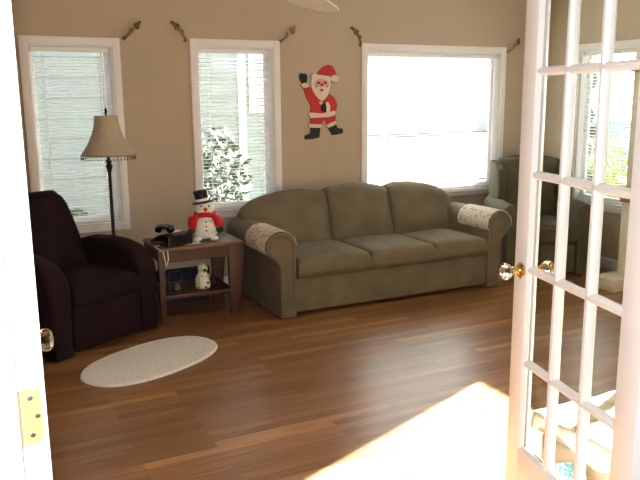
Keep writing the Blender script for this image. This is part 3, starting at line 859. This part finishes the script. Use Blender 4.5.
hook(3.205, 2.128, -1, 'brass scroll hook at the left top corner of the wide bright window', 55)
hook(4.975, 2.09, 1, 'brass scroll hook at the right top corner of wide window, by the glass door', 45)

# ---------------------------------------------------------------- ceiling fan (one blade dips into the picture)
FX, FY = 1.82, 3.67
fn = thing('ceiling_fan', 'white ceiling fan, one blade tip at the top of the picture', 'ceiling fan', (FX, FY, 0))
bm = bmesh.new(); lathe(bm, [(.01, CH), (.07, CH - .001), (.07, CH - .03), (.02, CH - .05), (.014, CH - .06), (.014, 2.36), (.03, 2.35), (.09, 2.34), (.115, 2.32), (.115, 2.24), (.08, 2.20), (.03, 2.18)], 28); link('motor', bm, M['fan'], fn)
for k in range(3):
    a = R(68 + 120 * k)
    bm = bmesh.new(); zt = 2.155
    pts = [(.10, -.03), (.20, -.06), (.34, -.105), (.48, -.125), (.58, -.11), (.655, -.075), (.675, -.055), (.68, -.03), (.68, .03), (.675, .055), (.655, .075), (.58, .11), (.48, .125), (.34, .105), (.20, .06), (.10, .03)]
    pts = [(u_, v_ * 1.3) for u_, v_ in pts]
    prism(bm, pts, 'z', -.004, .004)
    bmesh.ops.rotate(bm, verts=bm.verts, cent=(0, 0, 0), matrix=Matrix.Rotation(R(12), 3, 'X'))
    bmesh.ops.rotate(bm, verts=bm.verts, cent=(0, 0, 0), matrix=Matrix.Rotation(a, 3, 'Z'))
    bmesh.ops.translate(bm, verts=bm.verts, vec=(0, 0, zt)); bl = link('blade', bm, M['fan'], fn)
    bm = bmesh.new(); box(bm, .06, .24, -.018, .018, zt + .006, zt + .034, bev=.003); bmesh.ops.rotate(bm, verts=bm.verts, cent=(0, 0, 0), matrix=Matrix.Rotation(a, 3, 'Z')); link('blade_iron', bm, M['oldbrass'], bl)

# ---------------------------------------------------------------- cream cabinet between the right wall's windows
cb_ = thing('cream_cabinet', 'narrow cream painted cabinet with brown ledges seen through the glass door', 'cabinet', (5.15, 4.245, 0))
link('plinth', B(-.44, .17, -.16, .10, 0, .10, bev=.006), M['creamwood'], cb_)
link('lower_case', B(-.155, .17, -.055, .06, .10, .715, bev=.005), M['creamwood'], cb_)
link('ledge', B(-.175, .17, -.065, .068, .715, .75, bev=.004), M['tanwood'], cb_)
link('upper_case', B(-.14, .17, -.05, .045, .75, 1.79, bev=.004), M['creamwood'], cb_)
link('top_board', B(-.165, .17, -.065, .06, 1.79, 1.82, bev=.004), M['tanwood'], cb_)

# ---------------------------------------------------------------- bench with throw behind the glass door
bn = thing('storage_bench', 'beige upholstered bench behind the glass door, under a cream throw', 'bench', (2.195, 1.535, 0))
link('bench_body', B(-.34, .34, -.38, .36, .03, .36, bev=.015, seg=3), M['bench'], bn)
link('lid_cushion', seat_cushion(-.345, .345, -.385, .365, .355, .405, crown=.012, r=.02), M['bench'], bn, autos=80)
for sx in (-.3, .3):
    for y in (-.33, .31): link('foot', B(sx - .02, sx + .02, y - .02, y + .02, 0, .032), M['blackfoot'], bn)
bm = bmesh.new(); nx, ny = 26, 30; g = []
for i in range(nx + 1):
    row = []
    for j in range(ny + 1):
        u = -.405 + .76 * i / nx; v = -.37 + .76 * j / ny
        x, y = u, v; z = .432
        if u < -.352: x = -.362 - .004 * math.sin(v * 40); z = .430 - (-.352 - u) * 1.0 - .030 * max(-.6, math.sin(v * 17))
        z += .007 * noise.noise(Vector((u * 12, v * 12, 0)))
        row.append((x, y, z))
    g.append(row)
tv = [[bm.verts.new(p) for p in r] for r in g]
lv = [[bm.verts.new((p[0] + (.006 if i < 3 else 0), p[1], p[2] - (.008 if i >= 3 else .001))) for p in r] for i, r in enumerate(g)]
for i in range(nx):
    for j in range(ny):
        bm.faces.new((tv[i][j], tv[i + 1][j], tv[i + 1][j + 1], tv[i][j + 1])); bm.faces.new((lv[i][j], lv[i][j + 1], lv[i + 1][j + 1], lv[i + 1][j]))
ed = [(i, 0) for i in range(nx + 1)] + [(nx, j) for j in range(1, ny + 1)] + [(i, ny) for i in range(nx - 1, -1, -1)] + [(0, j) for j in range(ny - 1, 0, -1)]
for k in range(len(ed)):
    (a, b), (c, d) = ed[k], ed[(k + 1) % len(ed)]
    bm.faces.new((tv[a][b], tv[c][d], lv[c][d], lv[a][b]))
o = link('throw_blanket', bm, M['throw'], autos=180); o.location = (2.195, 1.535, 0)
tag(o, 'cream fleece throw spread over the beige bench', 'blanket')
gb = thing('gift_bag', 'small turquoise patterned gift bag with pink front beside the bench', 'bag', (1.765, 1.66, 0), R(-14))
gb.scale = (1, 1, 1.06)
bm = bmesh.new(); prism(bm, [(-.07, 0), (.07, 0), (.065, .30), (.03, .335), (-.03, .315), (-.065, .33)], 'x', -.028, .028, bev=.003); link('bag_body', bm, M['paper'], gb)
bm = bmesh.new(); prism(bm, ell(0, 0, .04, .045, 14), 'x', -.033, -.027)
for v in bm.verts: v.co.z += .24
link('emblem', bm, M['pink'], gb)

# ---------------------------------------------------------------- outside
def tagged(o, *a, **k): return tag(o, *a, **k)
struct('ground', B(-20, 40, WY1 + TH, 45, -.45, -.35), M['pave'])
struct('ground_side', B(WX1 + TH, 40, -20, WY1 + TH, -.45, -.35), M['pave'])
struct('ground_hall', B(-20, WX1 + TH, -20, BY0 - .1, -.45, -.35), M['pave'])
nh = thing('neighbour_house', 'pale sided house next door seen through the two narrow windows', 'house', (0, 9, 0))
bm = bmesh.new(); hx0, hx1 = -5, 3.95
z = .22; k = 0
while z < 4.2:
    # lap boards, each thicker at its lower edge
    prism(bm, [(-.028, z), (0, z), (0, z + .235), (-.006, z + .235)], 'x', hx0, hx1); z += .235
box(bm, hx0, hx1, 0, .2, -.4, 4.2)
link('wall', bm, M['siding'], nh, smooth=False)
link('foundation', B(hx0, hx1, -.012, 0, -.36, .22), M['roof'], nh, smooth=False)
bm = bmesh.new(); box(bm, 3.27, 3.37, -.045, -.028, -.3, 4.2); link('corner_board', bm, M['trim'], nh)
bm = bmesh.new(); wx0, wx1, wz0, wz1 = 3.42, 3.9, 1.42, 2.5
box(bm, wx0, wx0 + .07, -.05, -.028, wz0, wz1); box(bm, wx1 - .07, wx1, -.05, -.028, wz0, wz1); box(bm, wx0 + .07, wx1 - .07, -.05, -.028, wz0, wz0 + .08); box(bm, wx0 + .07, wx1 - .07, -.05, -.028, wz1 - .08, wz1)
wf = link('window_frame', bm, M['trim'], nh)
link('window_pane', B(wx0 + .07, wx1 - .07, -.036, -.03, wz0 + .08, wz1 - .08), M['farwall'], wf)
bm = bmesh.new(); prism(bm, [(-.5, 4.15), (3, 6.2), (3, 6.3), (-.5, 4.27)], 'x', hx0 - .3, hx1 + .3); link('roof', bm, M['roof'], nh)

def shrub(name, label, cat, loc, rx, rz, m, n=500, leaf=.055, seed=1):
    rnd = random.Random(seed)
    t = thing(name, label, cat, loc)
    bm = bmesh.new()
    for _ in range(n):
        a = rnd.random() * 2 * PI; u = rnd.random() * 2 - 1; r = rnd.random() ** .4
        c = Vector((rx * r * math.cos(a) * math.sqrt(1 - u * u), rx * r * math.sin(a) * math.sqrt(1 - u * u), rz * (1 + u * r)))
        d1 = Vector((rnd.uniform(-1, 1), rnd.uniform(-1, 1), rnd.uniform(-1, 1))).normalized(); d2 = d1.orthogonal().normalized()
        s = leaf * rnd.uniform(.6, 1.3)
        vs = [bm.verts.new(c + d1 * s), bm.verts.new(c + d2 * s * .45), bm.verts.new(c - d1 * s), bm.verts.new(c - d2 * s * .45)]
        bm.faces.new(vs)
    link('foliage', bm, m, t, smooth=False)
    bm = bmesh.new(); tube(bm, [(0, 0, 0), (.02, 0, rz * .6), (0, .02, rz * 1.3)], [.03, .02, .008], 6)
    for k in range(5):
        a = k * 1.3; tube(bm, [(0, 0, rz * .3), (rx * .5 * math.cos(a), rx * .5 * math.sin(a), rz * 1.1)], [.014, .005], 5)
    link('stem', bm, M['bark'], t)
    return t
shrub('shrub', 'dark leafy shrub outside the narrow window above the snowman', 'shrub', (2.72, 8.3, -.35), .42, .84, M['leaf'], 900, .06, 3)
shrub('shrub', 'yellow green shrub outside the right wall window', 'shrub', (9.95, 9.1, -.35), .55, .65, M['leafy'], 900, .06, 5)
shrub('shrub', 'low dark shrub against the neighbouring house', 'shrub', (1.1, 8.55, -.35), .35, .36, M['leaf'], 500, .05, 8)
def shade_conifer(label, x, y, rx, ry, h, seed):  # added sun blocker in the form of a tree, out of view
    t = thing('added_shade_tree', label, 'tree', (x, y, -.35))
    bm = bmesh.new(); n = 40; rings = []; rnd = random.Random(seed)
    for i in range(36):
        f = i / 35; pr = (1 - f ** 5) * (.86 + .14 * (i % 3) / 2)
        rings.append([bm.verts.new((rx * pr * math.cos(2 * PI * k / n) * (1 + .1 * noise.noise(Vector((k * .9, i * .7, seed)))), ry * pr * math.sin(2 * PI * k / n) * (1 + .1 * noise.noise(Vector((k * .9, i * .7, seed + 5)))), .35 + (h - .35) * f)) for k in range(n)])
    for a, b in zip(rings, rings[1:]):
        for k in range(n): bm.faces.new((a[k], a[(k + 1) % n], b[(k + 1) % n], b[k]))
    bm.faces.new(rings[0][::-1])
    link('foliage', bm, M['leaf'], t)
    bm = bmesh.new(); tube(bm, [(0, 0, 0), (0, 0, h * .5)], [.12, .06], 10); link('trunk', bm, M['bark'], t)
shade_conifer('unseen dense evergreen added outside to shade the two narrow windows', 8.7, 8.98, .35, .80, 6.2, 1)  # added out of view so direct sun misses these two blinds
shade_conifer('unseen dense evergreen added outside to keep sun off the right wall window', 8.6, 6.13, .40, .50, 5.2, 2)  # added to stop the sun strip through this blind, never in view
fh = thing('distant_house', 'pale grey house across the street beyond the wide window', 'house', (22, 34, -.35))
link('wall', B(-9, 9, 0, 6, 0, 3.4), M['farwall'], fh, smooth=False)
bm = bmesh.new(); prism(bm, [(-.5, 3.3), (3, 5.4), (6.5, 3.3)], 'x', -9.4, 9.4); link('roof', bm, M['roof'], fh)
for k in range(4):
    f = link('window_frame', B(-7.5 + 4.2 * k, -6.0 + 4.2 * k, -.06, 0, 1.0, 2.4), M['trim'], fh)
    link('window_pane', B(-7.4 + 4.2 * k, -6.1 + 4.2 * k, -.08, -.06, 1.1, 2.3), M['farwall'], f)
car = thing('parked_car', 'pale blue car parked outside beyond the right window', 'car', (13.5, 12.6, -.35), R(80))
bm = bmesh.new(); prism(bm, [(-2.1, .3), (2.1, .3), (2.15, .75), (1.3, .9), (.7, 1.38), (-1.1, 1.40), (-1.7, .95), (-2.15, .85)], 'y', -.8, .8, bev=.06, seg=3); link('body', bm, M['carpaint'], car)
link('side_window', B(-1.2, .75, -.81, .81, .95, 1.28, bev=.02), M['darkglass'], car)
for sx in (-1.35, 1.35):
    for sy in (-.78, .6):
        bm = bmesh.new(); lathe(bm, [(.1, 0), (.3, .0), (.32, .05), (.32, .15), (.3, .18), (.1, .18)], 20, (sx, sy, .32), 'y'); link('wheel', bm, M['tyre'], car)

# ---------------------------------------------------------------- light
SUN_D = Vector((-.93, -.37, -.364)).normalized()
s = bpy.data.lights.new('sun', 'SUN'); s.energy = 92; s.angle = R(.6); s.color = (1, .98, .96)
so = bpy.data.objects.new('sun', s); COL.objects.link(so); so.rotation_euler = SUN_D.to_track_quat('-Z', 'Y').to_euler()
w = bpy.data.worlds.new('world'); sc.world = w; w.use_nodes = True
nt = w.node_tree; bg = nt.nodes['Background']
sky = nt.nodes.new('ShaderNodeTexSky'); sky.sky_type = 'NISHITA'; sky.sun_disc = False; sky.sun_elevation = R(20); sky.sun_rotation = R(68); sky.dust_density = 2.5; sky.air_density = 1.0
hs = nt.nodes.new('ShaderNodeHueSaturation'); hs.inputs['Saturation'].default_value = .25
nt.links.new(sky.outputs[0], hs.inputs['Color']); nt.links.new(hs.outputs[0], bg.inputs['Color']); bg.inputs['Strength'].default_value = .38
# light portals in the window openings steer the sky sampling
def portal(loc, rot, sx, sy):
    l = bpy.data.lights.new('window_portal', 'AREA'); l.shape = 'RECTANGLE'; l.size = sx; l.size_y = sy; l.cycles.is_portal = True
    o = bpy.data.objects.new('window_portal', l); COL.objects.link(o); o.location = loc; o.rotation_euler = rot
for W in (W1, W2, W3):
    portal(((W[0] + W[1]) / 2, WY1 + TH + .01, (W[2] + W[3]) / 2), (R(-90), 0, 0), W[1] - W[0] - .15, W[3] - W[2] - .15)
for W in (W4, W5):
    portal((WX1 + TH + .01, (W[0] + W[1]) / 2, (W[2] + W[3]) / 2), (0, R(90), 0), W[3] - W[2] - .15, W[1] - W[0] - .15)
portal((.4, BY0 - .11, 1.45), (R(90), 0, 0), 2.0, 1.3)
# the camera's own flash
fl = bpy.data.lights.new('camera_flash', 'SPOT'); fl.energy = 95; fl.spot_size = R(95); fl.spot_blend = .5; fl.shadow_soft_size = .02
fo = bpy.data.objects.new('camera_flash', fl); COL.objects.link(fo)

# ---------------------------------------------------------------- camera
F, HOR, ROLL, YAW, CZ = 721., 98., .5, 26.3, 1.6
p = math.atan((240 - HOR) / F); r = R(ROLL); y = R(YAW)
fw = Vector((math.sin(y) * math.cos(p), math.cos(y) * math.cos(p), -math.sin(p)))
rt = Vector((math.cos(y), -math.sin(y), 0)); up = rt.cross(fw)
rt2 = rt * math.cos(r) - up * math.sin(r); up2 = up * math.cos(r) + rt * math.sin(r)
cam = bpy.data.cameras.new('camera'); co = bpy.data.objects.new('camera', cam); COL.objects.link(co)
mw = Matrix((( rt2.x, up2.x, -fw.x, 0), (rt2.y, up2.y, -fw.y, 0), (rt2.z, up2.z, -fw.z, CZ), (0, 0, 0, 1)))
co.matrix_world = mw
cam.sensor_width = 36; cam.lens = F / 640 * 36; cam.clip_start = .02; cam.clip_end = 200
sc.camera = co
fo.location = Vector((0, 0, CZ)) + up2 * .06 - rt2 * .03 + fw * .03; fo.rotation_euler = mw.to_euler()

sc.view_settings.view_transform = 'Standard'; sc.view_settings.look = 'None'; sc.view_settings.gamma = 1
sc.view_settings.use_curve_mapping = False; sc.view_settings.exposure = 0.85
sc.cycles.max_bounces = 10; sc.cycles.diffuse_bounces = 5; sc.cycles.transparent_max_bounces = 24
sc.cycles.caustics_reflective = False; sc.cycles.caustics_refractive = False; sc.cycles.sample_clamp_indirect = 6
sc.cycles.use_denoising = True
